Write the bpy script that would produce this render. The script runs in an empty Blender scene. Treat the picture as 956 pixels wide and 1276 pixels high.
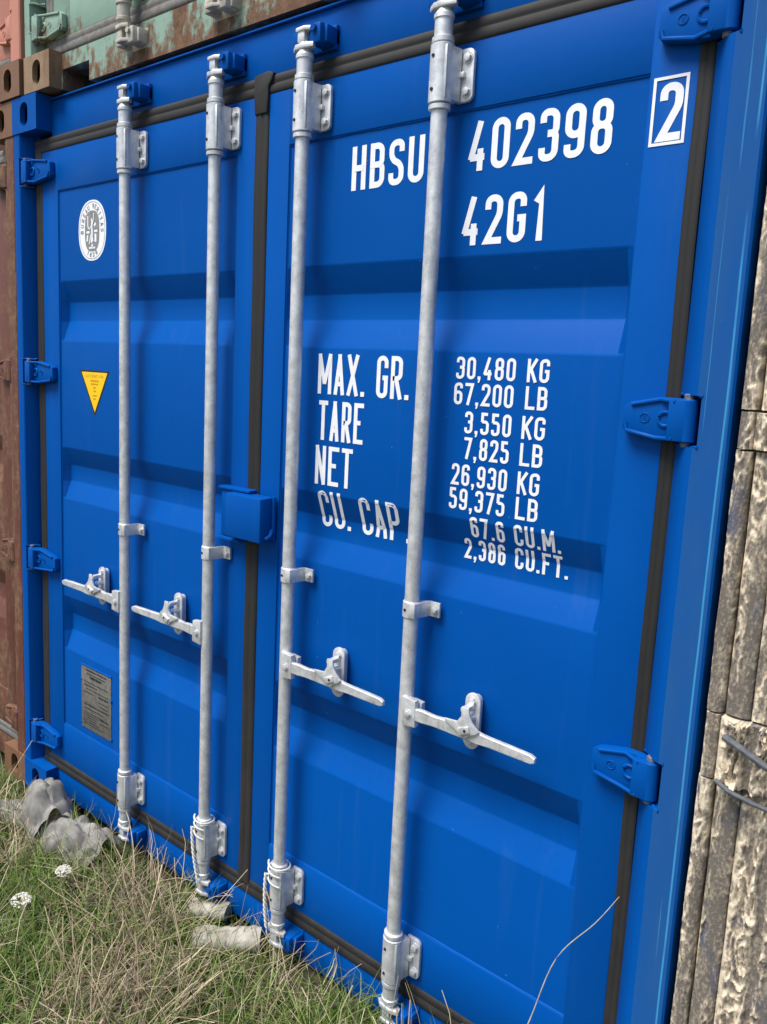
import bpy, bmesh, math, random
from mathutils import Vector, Matrix, noise
R = math.radians
random.seed(7)
scene = bpy.context.scene
COL = scene.collection

# ------------------------------------------------------------------ camera
cam_d = bpy.data.cameras.new('camera'); cam = bpy.data.objects.new('camera', cam_d); COL.objects.link(cam)
scene.camera = cam
right = Vector((0.73709, 0.67500, 0.03269)); down = Vector((0.12792, -0.09187, -0.98752)); fwd = Vector((-0.66358, 0.73207, -0.15405))
m = Matrix((right, -down, -fwd)).transposed().to_4x4()
m.translation = Vector((2.8500, -1.6129, 1.7411))
cam.matrix_world = m
cam_d.sensor_fit = 'HORIZONTAL'; cam_d.sensor_width = 36.0
cam_d.lens = 1026.72 / 956 * 36
cam_d.shift_x = 104.56 / 956; cam_d.shift_y = -37.09 / 956
cam_d.clip_start = 0.05; cam_d.clip_end = 3000

# ------------------------------------------------------------------ light
SUN_EL, SUN_AZ = R(61), R(-20)       # azimuth measured from -y (the camera side) towards +x
world = bpy.data.worlds.new('World'); scene.world = world; world.use_nodes = True
wn = world.node_tree; bg = wn.nodes['Background']
sky = wn.nodes.new('ShaderNodeTexSky'); sky.sky_type = 'NISHITA'; sky.sun_disc = False
sky.sun_elevation = SUN_EL; sky.altitude = 0; sky.air_density = 1.0; sky.dust_density = 2.0; sky.ozone_density = 1.0
sdir = Vector((math.sin(SUN_AZ) * math.cos(SUN_EL), -math.cos(SUN_AZ) * math.cos(SUN_EL), math.sin(SUN_EL)))
sky.sun_rotation = math.atan2(sdir.x, sdir.y)
wn.links.new(sky.outputs[0], bg.inputs[0]); bg.inputs[1].default_value = 0.11
sun_d = bpy.data.lights.new('sun', 'SUN'); sun_d.energy = 3.1; sun_d.angle = R(30); sun_d.color = (1.0, 0.965, 0.91)
sun = bpy.data.objects.new('sun', sun_d); COL.objects.link(sun); sun.rotation_euler = sdir.to_track_quat('Z', 'Y').to_euler()
sun.location = (0, -5, 8)
scene.view_settings.view_transform = 'Standard'; scene.view_settings.look = 'None'
scene.view_settings.exposure = 0.68; scene.view_settings.gamma = 1.0; scene.view_settings.use_curve_mapping = False

# ------------------------------------------------------------------ materials
class NT:
    def __init__(s, name):
        s.m = bpy.data.materials.new(name); s.m.use_nodes = True
        s.t = s.m.node_tree; s.b = s.t.nodes['Principled BSDF']; s.co = s.t.nodes.new('ShaderNodeTexCoord')
        g = s.t.nodes.new('ShaderNodeNewGeometry'); s.pos = g.outputs['Position']; s.geo = g
    def n(s, typ, **kw):
        nd = s.t.nodes.new(typ)
        for k, v in kw.items(): setattr(nd, k, v)
        return nd
    def l(s, a, b): s.t.links.new(a, b)
    def mapping(s, scale, vec=None):
        mp = s.n('ShaderNodeMapping'); mp.inputs['Scale'].default_value = scale; s.l(vec or s.pos, mp.inputs[0]); return mp.outputs[0]
    def noise(s, scale, detail=4, rough=0.5, vec=None, dist=0.0):
        nd = s.n('ShaderNodeTexNoise'); nd.inputs['Scale'].default_value = scale; nd.inputs['Detail'].default_value = detail
        nd.inputs['Roughness'].default_value = rough; nd.inputs['Distortion'].default_value = dist
        s.l(vec or s.pos, nd.inputs['Vector']); return nd.outputs['Fac']
    def ramp(s, fac, stops):
        r = s.n('ShaderNodeValToRGB'); e = r.color_ramp.elements
        while len(e) < len(stops): e.new(0.5)
        for i, (p, c) in enumerate(stops):
            e[i].position = p; e[i].color = (c, c, c, 1) if isinstance(c, (int, float)) else (*c, 1)
        s.l(fac, r.inputs[0]); return r.outputs[0]
    def mix(s, fac, a, b):
        mx = s.n('ShaderNodeMix', data_type='RGBA')
        if isinstance(fac, (int, float)): mx.inputs['Factor'].default_value = fac
        else: s.l(fac, mx.inputs['Factor'])
        for k, v in ((6, a), (7, b)):
            if isinstance(v, tuple): mx.inputs[k].default_value = (*v, 1)
            else: s.l(v, mx.inputs[k])
        return mx.outputs[2]
    def mul(s, a, b, op='MULTIPLY'):
        mm = s.n('ShaderNodeMath', operation=op)
        for k, v in ((0, a), (1, b)):
            if isinstance(v, (int, float)): mm.inputs[k].default_value = v
            else: s.l(v, mm.inputs[k])
        return mm.outputs[0]
    def bump(s, h, strength, dist=0.002, prev=None):
        b = s.n('ShaderNodeBump'); b.inputs['Strength'].default_value = strength; b.inputs['Distance'].default_value = dist
        s.l(h, b.inputs['Height'])
        if prev: s.l(prev, b.inputs['Normal'])
        return b.outputs[0]
    def out(s, color=None, rough=None, normal=None, metal=None, spec=None):
        for k, v in (('Base Color', color), ('Roughness', rough), ('Metallic', metal), ('Specular IOR Level', spec)):
            if v is None: continue
            if isinstance(v, tuple): s.b.inputs[k].default_value = (*v, 1)
            elif isinstance(v, (int, float)): s.b.inputs[k].default_value = v
            else: s.l(v, s.b.inputs[k])
        if normal: s.l(normal, s.b.inputs['Normal'])
        return s.m

BLUE = (0.0001, 0.068, 0.312)
def mk_blue(name, worn=0):
    t = NT(name)
    chipn = t.noise(26, 6, 0.65); big = t.noise(1.3, 2); fine = t.noise(420, 2)
    c = t.mix(t.ramp(big, [(0.3, 0.0), (0.7, 1.0)]), BLUE, (0.0002, 0.076, 0.336))
    # faint pale dust, runs and specks
    runs = t.noise(1.0, 6, 0.6, t.mapping((22, 22, 1.1)))
    c = t.mix(t.mul(t.ramp(runs, [(0.58, 0.0), (0.85, 1.0)]), 0.10), c, (0.10, 0.18, 0.30))
    sp = t.noise(70, 3, 0.5)
    c = t.mix(t.mul(t.ramp(sp, [(0.755, 0.0), (0.775, 1.0)]), 0.55), c, (0.08, 0.22, 0.45))
    c = t.mix(t.mul(t.ramp(chipn, [(0.735, 0.0), (0.75, 1.0)]), 0.8), c, (0.045, 0.05, 0.06))
    if worn:
        chalk = t.noise(2.0, 5, 0.6, t.mapping((14, 14, 2.0)))
        c = t.mix(t.ramp(chalk, [(0.35, 0.30), (0.75, 0.62)]), c, (0.030, 0.100, 0.215))
        scr = t.noise(1.0, 3, 0.5, t.mapping((170, 170, 1.3)))
        c = t.mix(t.mul(t.ramp(scr, [(0.67, 0.0), (0.70, 1.0)]), 0.55), c, (0.05, 0.26, 0.50))
        # the long rubbed line down the post
        sx = t.n('ShaderNodeSeparateXYZ'); t.l(t.pos, sx.inputs[0])
        wob = t.mul(t.noise(2.2, 2), 0.006)
        d = t.mul(t.mul(sx.outputs[0], wob, 'SUBTRACT'), 2.4235, 'SUBTRACT')
        d = t.mul(d, 0, 'ADD'); ab = t.mul(d, 0, 'ABSOLUTE')
        line = t.ramp(t.mul(ab, 400), [(0.35, 1.0), (0.9, 0.0)])
        br = t.ramp(t.noise(1.0, 4, 0.6, t.mapping((5, 5, 3))), [(0.36, 0.0), (0.5, 1.0)])
        c = t.mix(t.mul(t.mul(line, br), 0.8), c, (0.05, 0.30, 0.56))
    wave = t.noise(3.2, 1); mid = t.noise(30, 3)
    nb = t.bump(wave, 0.35, 0.010); nb = t.bump(mid, 0.12, 0.002, nb); nb = t.bump(fine, 0.10, 0.0006, nb)
    rg = t.ramp(t.noise(9, 4), [(0.3, 0.36 + 0.15 * worn), (0.7, 0.50 + 0.15 * worn)])
    return t.out(c, rg, nb, spec=0.07)
M_BLUE = mk_blue('blue_paint'); M_BLUEW = mk_blue('worn_blue_paint', 1)

def mk_galv():
    t = NT('galvanised_steel')
    v = t.n('ShaderNodeTexVoronoi'); v.inputs['Scale'].default_value = 210; t.l(t.pos, v.inputs['Vector'])
    sp = t.n('ShaderNodeSeparateColor'); t.l(v.outputs['Color'], sp.inputs[0])
    n1 = t.noise(38, 5, 0.65)
    c = t.mix(t.ramp(n1, [(0.3, 0.0), (0.72, 1.0)]), (0.46, 0.465, 0.47), (0.76, 0.77, 0.77))
    c = t.mix(t.mul(sp.outputs[0], 0.34), c, (0.80, 0.81, 0.81))
    st = t.noise(1, 5, 0.6, t.mapping((60, 60, 5)))
    c = t.mix(t.mul(t.ramp(st, [(0.55, 0.0), (0.8, 1.0)]), 0.45), c, (0.24, 0.22, 0.19))
    nb = t.bump(n1, 0.35, 0.001)
    return t.out(c, t.ramp(n1, [(0.3, 0.40), (0.7, 0.58)]), nb, metal=0.5)
M_GALV = mk_galv()

def mk_simple(name, c1, c2, scale=20, rough=0.7, bs=0.3, bd=0.002, stretch=(1, 1, 1), metal=0.0):
    t = NT(name); n1 = t.noise(scale, 5, 0.6, t.mapping(stretch))
    c = t.mix(t.ramp(n1, [(0.35, 0.0), (0.68, 1.0)]), c1, c2)
    return t.out(c, rough, t.bump(n1, bs, bd), metal=metal)
M_GASKET = mk_simple('black_rubber', (0.014, 0.013, 0.013), (0.028, 0.026, 0.024), 60, 0.62, 0.15)
def mk_gask_dusty():
    t = NT('dusty_rubber'); n1 = t.noise(24, 6, 0.65, t.mapping((1, 1, .5)))
    sz = t.n('ShaderNodeSeparateXYZ'); t.l(t.pos, sz.inputs[0])
    low = t.ramp(t.mul(sz.outputs[2], 0.4), [(0.05, 1.0), (0.55, 0.25)])
    c = t.mix(t.mul(t.ramp(n1, [(0.35, 0.25), (0.65, 1.0)]), low), (0.008, 0.008, 0.008), (0.026, 0.023, 0.020))
    return t.out(c, 0.72, t.bump(n1, 0.2, 0.001))
M_GASKD = mk_gask_dusty()
M_WHITE = mk_simple('white_lettering_film', (0.74, 0.75, 0.77), (0.82, 0.83, 0.84), 30, 0.5, 0.05)
M_WHITE2 = mk_simple('white_sticker_film', (0.76, 0.79, 0.82), (0.84, 0.85, 0.86), 30, 0.45, 0.05)
M_GREYINK = mk_simple('grey_ink', (0.20, 0.19, 0.19), (0.26, 0.25, 0.24), 60, 0.5, 0.05)
M_YELLOW = mk_simple('yellow_film', (0.86, 0.50, 0.0), (0.92, 0.58, 0.005), 30, 0.45, 0.05)
M_ORINK = mk_simple('orange_brown_ink', (0.50, 0.24, 0.01), (0.55, 0.28, 0.01), 30, 0.5, 0.05)
M_BLACK = mk_simple('black_ink', (0.012, 0.012, 0.014), (0.02, 0.02, 0.02), 30, 0.5, 0.05)
M_DARK = mk_simple('dark_cavity_shade', (0.010, 0.010, 0.011), (0.018, 0.016, 0.014), 30, 0.9, 0.1)  # shade inside openings and holes, painted near-black; also colours the floor deck
M_PLATE = mk_simple('dull_metal_plate', (0.15, 0.145, 0.13), (0.24, 0.23, 0.21), 55, 0.5, 0.3, metal=0.4)
M_ROPE = mk_simple('off_white_rope', (0.50, 0.49, 0.45), (0.70, 0.69, 0.65), 130, 0.85, 0.4)
M_SACK = mk_simple('weathered_grey_sheet', (0.30, 0.288, 0.262), (0.58, 0.56, 0.52), 18, 0.75, 0.5)
M_CREAM = mk_simple('weathered_cream_board', (0.27, 0.25, 0.20), (0.50, 0.475, 0.41), 22, 0.8, 0.5)
M_MUDPAINT = mk_simple('mud_spattered_paint', (0.035, 0.05, 0.10), (0.34, 0.28, 0.20), 9, 0.9, 0.5, 0.004, (1, 1, .4))
M_PIN = mk_simple('scuffed_hinge_pin', (0.03, 0.07, 0.16), (0.20, 0.17, 0.14), 120, 0.7, 0.4)
M_FLOWER = mk_simple('dried_flower_white', (0.50, 0.48, 0.40), (0.68, 0.66, 0.58), 90, 0.9, 0.5)
M_STRAW = mk_simple('dry_stalk', (0.42, 0.34, 0.22), (0.62, 0.54, 0.40), 40, 0.8, 0.2)
M_CABLE = mk_simple('grey_strap', (0.055, 0.062, 0.075), (0.11, 0.12, 0.13), 90, 0.6, 0.3)
M_PEB = mk_simple('grubby_pale_metal', (0.34, 0.31, 0.26), (0.52, 0.49, 0.42), 40, 0.7, 0.4)
M_GREYG = mk_simple('grey_old_rubber', (0.115, 0.11, 0.10), (0.19, 0.18, 0.165), 50, 0.8, 0.4)

def mk_rusty(name, paint1, paint2, thr=0.5, soft=0.06, rustscale=7, stretch=(1, 1, .35), low_z=None):
    t = NT(name)
    n1 = t.noise(rustscale, 8, 0.66, t.mapping(stretch)); n2 = t.noise(34, 6, 0.7); n3 = t.noise(150, 3)
    p = t.mix(t.noise(5, 4, 0.6, t.mapping((3, 3, .5))), paint1, paint2)
    r = t.mix(t.ramp(n2, [(0.3, 0.0), (0.7, 1.0)]), (0.060, 0.026, 0.014), (0.20, 0.105, 0.055))
    r = t.mix(t.ramp(n3, [(0.55, 0.0), (0.8, 0.5)]), r, (0.30, 0.20, 0.12))
    f = n1
    if low_z is not None:
        sz = t.n('ShaderNodeSeparateXYZ'); t.l(t.pos, sz.inputs[0])
        g = t.n('ShaderNodeMapRange'); t.l(sz.outputs[2], g.inputs[0])
        g.inputs[1].default_value = low_z; g.inputs[2].default_value = low_z + 0.30; g.inputs[3].default_value = 0.125; g.inputs[4].default_value = -0.10
        f = t.mul(n1, g.outputs[0], 'ADD')
    f = t.mul(f, t.mul(t.mul(n2, 0.5, 'SUBTRACT'), 0.35), 'ADD')
    mk = t.ramp(f, [(thr - soft, 0.0), (thr + soft, 1.0)])
    c = t.mix(mk, p, r)
    nb = t.bump(f, 0.35, 0.004); nb = t.bump(n2, 0.35, 0.002, nb)
    return t.out(c, t.ramp(mk, [(0, 0.62), (1, 0.9)]), nb)
M_MINT = mk_rusty('mint_paint_with_rust', (0.17, 0.30, 0.23), (0.27, 0.38, 0.31), 0.56, 0.05, 6, (1.6, 1.6, .7), low_z=2.60)
M_MINTC = mk_rusty('rusty_cast_steel', (0.30, 0.21, 0.12), (0.24, 0.15, 0.085), 0.56, 0.1)
M_PINK = mk_rusty('faded_salmon_paint', (0.46, 0.17, 0.11), (0.50, 0.22, 0.155), 0.70, 0.05)
M_BROWN = mk_rusty('red_brown_paint_with_rust', (0.085, 0.026, 0.017), (0.135, 0.042, 0.027), 0.52, 0.08, 9, (1.5, 1.5, .3))
M_OXIDE = mk_rusty('rust_brown_steel', (0.15, 0.070, 0.036), (0.20, 0.10, 0.05), 0.55, 0.1)

def mk_mud():
    t = NT('dried_mud')
    a = t.n('ShaderNodeAttribute'); a.attribute_name = 'mud'
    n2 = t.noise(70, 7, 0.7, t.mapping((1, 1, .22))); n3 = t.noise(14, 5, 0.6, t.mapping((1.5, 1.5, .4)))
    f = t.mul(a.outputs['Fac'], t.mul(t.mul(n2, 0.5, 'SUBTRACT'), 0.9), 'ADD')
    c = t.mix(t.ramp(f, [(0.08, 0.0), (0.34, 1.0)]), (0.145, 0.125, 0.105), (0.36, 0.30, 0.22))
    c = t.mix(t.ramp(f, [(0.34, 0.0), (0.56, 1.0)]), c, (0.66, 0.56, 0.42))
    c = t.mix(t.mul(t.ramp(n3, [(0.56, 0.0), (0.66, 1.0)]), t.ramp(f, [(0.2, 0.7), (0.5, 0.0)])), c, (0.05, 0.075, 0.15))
    nb = t.bump(n2, 0.8, 0.004); nb = t.bump(t.noise(240, 4, 0.7), 0.6, 0.002, nb)
    return t.out(c, 0.92, nb)
M_MUD = mk_mud()

def mk_ground():
    t = NT('earth_and_thatch')
    n1 = t.noise(3.0, 6, 0.6); n2 = t.noise(45, 6, 0.7)
    c = t.mix(t.ramp(n1, [(0.35, 0.0), (0.65, 1.0)]), (0.055, 0.043, 0.028), (0.055, 0.062, 0.022))
    c = t.mix(t.ramp(n2, [(0.5, 0.0), (0.72, 1.0)]), c, (0.17, 0.135, 0.085))
    return t.out(c, 0.95, t.bump(n2, 0.8, 0.01))
M_GROUND = mk_ground()
def mk_blade(name, c1, c2, c3):
    t = NT(name)
    oi = t.n('ShaderNodeAttribute'); oi.attribute_name = 'tone'
    c = t.ramp(oi.outputs['Fac'], [(0.0, c1), (0.5, c2), (1.0, c3)])
    t.b.inputs['Transmission Weight'].default_value = 0.0
    return t.out(c, 0.55)
M_GRASS = mk_blade('green_blades', (0.022, 0.044, 0.005), (0.080, 0.135, 0.013), (0.19, 0.27, 0.05))
M_DRY = mk_blade('straw_blades', (0.060, 0.042, 0.022), (0.23, 0.175, 0.10), (0.52, 0.43, 0.28))

# ------------------------------------------------------------------ mesh helpers
def new(): return bmesh.new()
def _mi(faces, mi):
    for f in faces: f.material_index = mi
def box(bm, x0, x1, y0, y1, z0, z1, bev=0.0, mi=0, seg=2):
    ret = bmesh.ops.create_cube(bm, size=1.0)
    vs = ret['verts']
    for v in vs:
        v.co = Vector((x0 + (v.co.x + .5) * (x1 - x0), y0 + (v.co.y + .5) * (y1 - y0), z0 + (v.co.z + .5) * (z1 - z0)))
    fs = set(f for v in vs for f in v.link_faces); _mi(fs, mi)
    if bev > 0:
        es = list({e for v in vs for e in v.link_edges})
        r = bmesh.ops.bevel(bm, geom=es, offset=bev, segments=seg, profile=0.5, affect='EDGES')
        _mi(r['faces'], mi)
def prism(bm, pts, axis, a, b, mi=0, bev=0.0):
    """polygon pts in the plane normal to axis, extruded from a to b. axis 'y': pts=(x,z); 'z': pts=(x,y); 'x': pts=(y,z)"""
    def P(p, t):
        if axis == 'y': return Vector((p[0], t, p[1]))
        if axis == 'z': return Vector((p[0], p[1], t))
        return Vector((t, p[0], p[1]))
    lo = [bm.verts.new(P(p, a)) for p in pts]; hi = [bm.verts.new(P(p, b)) for p in pts]
    fs = [bm.faces.new(lo), bm.faces.new(hi)]
    n = len(pts)
    for i in range(n): fs.append(bm.faces.new((lo[i], lo[(i + 1) % n], hi[(i + 1) % n], hi[i])))
    _mi(fs, mi)
    bmesh.ops.recalc_face_normals(bm, faces=fs)
    if bev > 0:
        es = list({e for f in fs[:2] for e in f.edges})
        r = bmesh.ops.bevel(bm, geom=es, offset=bev, segments=2, profile=0.5, affect='EDGES'); _mi(r['faces'], mi)
def lathe(bm, prof, cx=0, cy=0, seg=20, mi=0, axis='z', c3=0.0):
    """prof: (radius, t) rings along the axis through (cx, cy); closed with caps"""
    rings = []
    for r, t in prof:
        ring = []
        for k in range(seg):
            a = 2 * math.pi * k / seg
            if axis == 'z': co = (cx + r * math.cos(a), cy + r * math.sin(a), t)
            elif axis == 'y': co = (cx + r * math.cos(a), t, cy + r * math.sin(a))
            else: co = (t, cx + r * math.cos(a), cy + r * math.sin(a))
            ring.append(bm.verts.new(co))
        rings.append(ring)
    fs = []
    for i in range(len(rings) - 1):
        for k in range(seg):
            fs.append(bm.faces.new((rings[i][k], rings[i][(k + 1) % seg], rings[i + 1][(k + 1) % seg], rings[i + 1][k])))
    fs.append(bm.faces.new(rings[0])); fs.append(bm.faces.new(rings[-1]))
    _mi(fs, mi); bmesh.ops.recalc_face_normals(bm, faces=fs)
def tube(bm, pts, r, seg=8, mi=0, taper=None):
    pts = [Vector(p) for p in pts]; n = len(pts); rings = []
    for i, p in enumerate(pts):
        d = (pts[min(i + 1, n - 1)] - pts[max(i - 1, 0)]).normalized()
        u = d.cross(Vector((0.13, 0.21, 1)) if abs(d.z) < .9 else Vector((1, 0.1, 0))).normalized(); w = d.cross(u)
        rr = r if taper is None else r * (1 + (taper - 1) * i / (n - 1))
        rings.append([bm.verts.new(p + (u * math.cos(2 * math.pi * k / seg) + w * math.sin(2 * math.pi * k / seg)) * rr) for k in range(seg)])
    fs = []
    for i in range(n - 1):
        for k in range(seg):
            fs.append(bm.faces.new((rings[i][k], rings[i][(k + 1) % seg], rings[i + 1][(k + 1) % seg], rings[i + 1][k])))
    fs.append(bm.faces.new(rings[0])); fs.append(bm.faces.new(rings[-1]))
    _mi(fs, mi); bmesh.ops.recalc_face_normals(bm, faces=fs)
def stadium(cx, cz, hw, hz, n=8):
    pts = []
    for k in range(n + 1): a = math.pi * k / n; pts.append((cx + hw * math.cos(a), cz + hz - hw + hw * math.sin(a)))
    for k in range(n + 1): a = math.pi + math.pi * k / n; pts.append((cx + hw * math.cos(a), cz - hz + hw + hw * math.sin(a)))
    return pts
WORLD = {}
def obj(name, bm, mats, parent=None, loc=(0, 0, 0), label=None, smooth=35, world=True):
    """world=True: the mesh is in world coordinates, so undo the parents' offset"""
    me = bpy.data.meshes.new(name)
    if not isinstance(mats, (list, tuple)): mats = [mats]
    bm.to_mesh(me); bm.free()
    for mt in mats: me.materials.append(mt)
    if smooth is not None:
        me.polygons.foreach_set('use_smooth', [True] * len(me.polygons))
        me.set_sharp_from_angle(angle=R(smooth))
    o = bpy.data.objects.new(name, me); COL.objects.link(o)
    loc = Vector(loc)
    if parent is not None:
        o.parent = parent
        o.location = (loc - WORLD[parent]) if world else loc
        WORLD[o] = loc if world else WORLD[parent] + loc
    else:
        o.location = loc; WORLD[o] = loc
    if label: o['label'] = label
    return o
def thing(name, label, cat, loc=(0, 0, 0), group=None):
    o = bpy.data.objects.new(name, None); COL.objects.link(o); o.location = loc; WORLD[o] = Vector(loc)
    o['label'] = label; o['category'] = cat; o.empty_display_size = 0.2
    if group: o['group'] = group
    return o
def tag(o, label, cat, group=None):
    o['label'] = label; o['category'] = cat
    if group: o['group'] = group
    return o
def copy_part(o, parent, shift):
    """copy a part and its sub-parts, moved by shift, under parent"""
    c = o.copy(); COL.objects.link(c); c.parent = parent; c.location = o.location + Vector(shift)
    for ch in [k for k in o.children]:
        d = ch.copy(); COL.objects.link(d); d.parent = c
    return c

# ------------------------------------------------------------------ stroke lettering
r_ = 1
G = {
 '0': [('c', [(0,0,1),(1,0,1),(1,1,1),(0,1,1)])],
 '1': [('o', [(.12,.80,0),(.68,1,0),(.68,0,0)])],
 '2': [('o', [(0,.74,0),(0,1,1),(1,1,1),(1,.62,.5),(0,0,0),(1,0,0)])],
 '3': [('o', [(0,.78,0),(0,1,1),(1,1,1),(1,.53,.8),(.38,.53,0)]), ('o', [(.38,.53,0),(1,.53,.8),(1,0,1),(0,0,1),(0,.23,0)])],
 '4': [('o', [(.60,1,0),(-.06,.20,0)]), ('o', [(-.10,.24,0),(1.12,.24,0)]), ('o', [(.76,.44,0),(.76,0,0)])],
 '5': [('o', [(.95,1,0),(.03,1,0),(.03,.58,0)]), ('o', [(.03,.60,0),(1,.60,1),(1,0,1),(0,0,1),(0,.23,0)])],
 '6': [('c', [(0,0,1),(1,0,1),(1,.58,1),(0,.58,1)]), ('o', [(0,.35,0),(0,1,1),(1,1,1),(1,.78,0)])],
 '7': [('o', [(0,1,0),(1,1,0),(.36,0,0)])],
 '8': [('c', [(.03,.53,.9),(.97,.53,.9),(.97,1,1),(.03,1,1)]), ('c', [(0,0,1),(1,0,1),(1,.53,.9),(0,.53,.9)])],
 '9': [('c', [(0,.42,1),(1,.42,1),(1,1,1),(0,1,1)]), ('o', [(1,.65,0),(1,0,1),(0,0,1),(0,.22,0)])],
 'A': [('o', [(0,0,0),(.5,1,0)]), ('o', [(1,0,0),(.5,1,0)]), ('o', [(.2,.24,0),(.8,.24,0)])],
 'B': [('c', [(0,0,0),(1,0,1),(1,.52,.8),(0,.52,0)]), ('o', [(0,.52,0),(0,1,0),(.95,1,1),(.95,.52,.8),(.3,.52,0)])],
 'C': [('o', [(1,.70,0),(1,1,1),(0,1,1),(0,0,1),(1,0,1),(1,.30,0)])],
 'E': [('o', [(1,1,0),(0,1,0),(0,0,0),(1,0,0)]), ('o', [(0,.52,0),(.85,.52,0)])],
 'F': [('o', [(1,1,0),(0,1,0),(0,0,0)]), ('o', [(0,.52,0),(.85,.52,0)])],
 'G': [('o', [(1,.74,0),(1,1,1),(0,1,1),(0,0,1),(1,0,1),(1,.48,0),(.55,.48,0)])],
 'H': [('o', [(0,0,0),(0,1,0)]), ('o', [(1,0,0),(1,1,0)]), ('o', [(0,.5,0),(1,.5,0)])],
 'I': [('o', [(.5,0,0),(.5,1,0)])],
 'K': [('o', [(0,0,0),(0,1,0)]), ('o', [(1,1,0),(.05,.40,0)]), ('o', [(.32,.60,0),(1,0,0)])],
 'L': [('o', [(0,1,0),(0,0,0),(1,0,0)])],
 'M': [('o', [(0,0,0),(0,1,0)]), ('o', [(1,0,0),(1,1,0)]), ('o', [(.02,1,0),(.5,.22,0)]), ('o', [(.98,1,0),(.5,.22,0)])],
 'N': [('o', [(0,0,0),(0,1,0)]), ('o', [(1,0,0),(1,1,0)]), ('o', [(.02,1,0),(.98,0,0)])],
 'O': [('c', [(0,0,1),(1,0,1),(1,1,1),(0,1,1)])],
 'P': [('o', [(0,0,0),(0,1,0),(1,1,1),(1,.45,1),(0,.45,0)])],
 'R': [('o', [(0,0,0),(0,1,0),(1,1,1),(1,.48,1),(0,.48,0)]), ('o', [(.45,.48,0),(1,0,0)])],
 'S': [('o', [(1,.76,0),(1,1,1),(0,1,1),(0,.58,1),(1,.44,1),(1,0,1),(0,0,1),(0,.24,0)])],
 'T': [('o', [(0,1,0),(1,1,0)]), ('o', [(.5,1,0),(.5,0,0)])],
 'U': [('o', [(0,1,0),(0,0,1),(1,0,1),(1,1,0)])],
 'V': [('o', [(0,1,0),(.5,0,0)]), ('o', [(1,1,0),(.5,0,0)])],
 'X': [('o', [(0,0,0),(1,1,0)]), ('o', [(0,1,0),(1,0,0)])],
}
def glyph_paths(ch, w, h, s):
    out = []
    for kind, pts in G[ch]:
        P = [(s / 2 + p[0] * (w - s), s / 2 + p[1] * (h - s), p[2]) for p in pts]
        n = len(P); Rm = (w - s) * 0.5; res = []
        for i, (x, y, rr) in enumerate(P):
            if rr and (kind == 'c' or 0 < i < n - 1):
                a = Vector(P[i - 1][:2]); b = Vector((x, y)); c = Vector(P[(i + 1) % n][:2])
                la, lc = (a - b).length, (c - b).length
                d = min(Rm * rr, la * .5, lc * .5)
                p0 = b + (a - b).normalized() * d; p2 = b + (c - b).normalized() * d
                for k in range(7):
                    t = k / 6; q = b.lerp(p0, 1); 
                    # circular-like blend (rational quadratic, weight .75)
                    wgt = 0.72; den = (1 - t) ** 2 + 2 * wgt * t * (1 - t) + t * t
                    res.append((p0 * (1 - t) ** 2 + b * (2 * wgt * t * (1 - t)) + p2 * t * t) / den)
            else: res.append(Vector((x, y)))
        if kind == 'o':
            for i0, i1 in ((0, 1), (-1, -2)):
                yv = P[i0][1]
                if abs(yv - s / 2) < 1e-6 or abs(yv - (h - s / 2)) < 1e-6 or ch in 'ELFTHBP':
                    d = (res[i0] - res[i1]).normalized(); 
                    horiz = abs(d.y) < .2
                    if horiz and ch in 'EFLBPRT12457': res[i0] = res[i0] + d * (s / 2 if ch in 'EFLT127' and (abs(yv-s/2)<1e-6 or abs(yv-(h-s/2))<1e-6) else 0)
                    elif not horiz:
                        res[i0] = res[i0] + d * (s / 2 / max(abs(d.y), .5))
        out.append((kind == 'c', res))
    return out
def ribbon(bm, pts, closed, s, place, lift, mi=0, step=0.004):
    # drop duplicates, subdivide
    q = []
    for p in pts:
        if not q or (p - q[-1]).length > 1e-5: q.append(p)
    if closed and (q[0] - q[-1]).length < 1e-5: q.pop()
    n = len(q); L = []; Rr = []
    for i in range(n):
        if closed: a, c = q[i - 1], q[(i + 1) % n]
        else: a, c = (q[i - 1] if i else None), (q[i + 1] if i < n - 1 else None)
        b = q[i]
        d1 = (b - a).normalized() if a is not None else (c - b).normalized()
        d2 = (c - b).normalized() if c is not None else d1
        n1 = Vector((-d1.y, d1.x)); n2 = Vector((-d2.y, d2.x)); mm = (n1 + n2)
        if mm.length < 1e-4: mm = n1
        mm.normalize(); k = 1 / max(mm.dot(n1), 0.45)
        L.append(b + mm * s / 2 * k); Rr.append(b - mm * s / 2 * k)
    rng = range(n if closed else n - 1)
    for i in rng:
        j = (i + 1) % n
        m_ = max(1, int((q[j] - q[i]).length / step))
        prev = None
        for t in range(m_ + 1):
            f = t / m_
            pl = L[i].lerp(L[j], f); pr = Rr[i].lerp(Rr[j], f)
            cur = (bm.verts.new(place(pl, lift)), bm.verts.new(place(pr, lift)))
            if prev:
                fc = bm.faces.new((prev[0], prev[1], cur[1], cur[0])); fc.material_index = mi
            prev = cur
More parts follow.
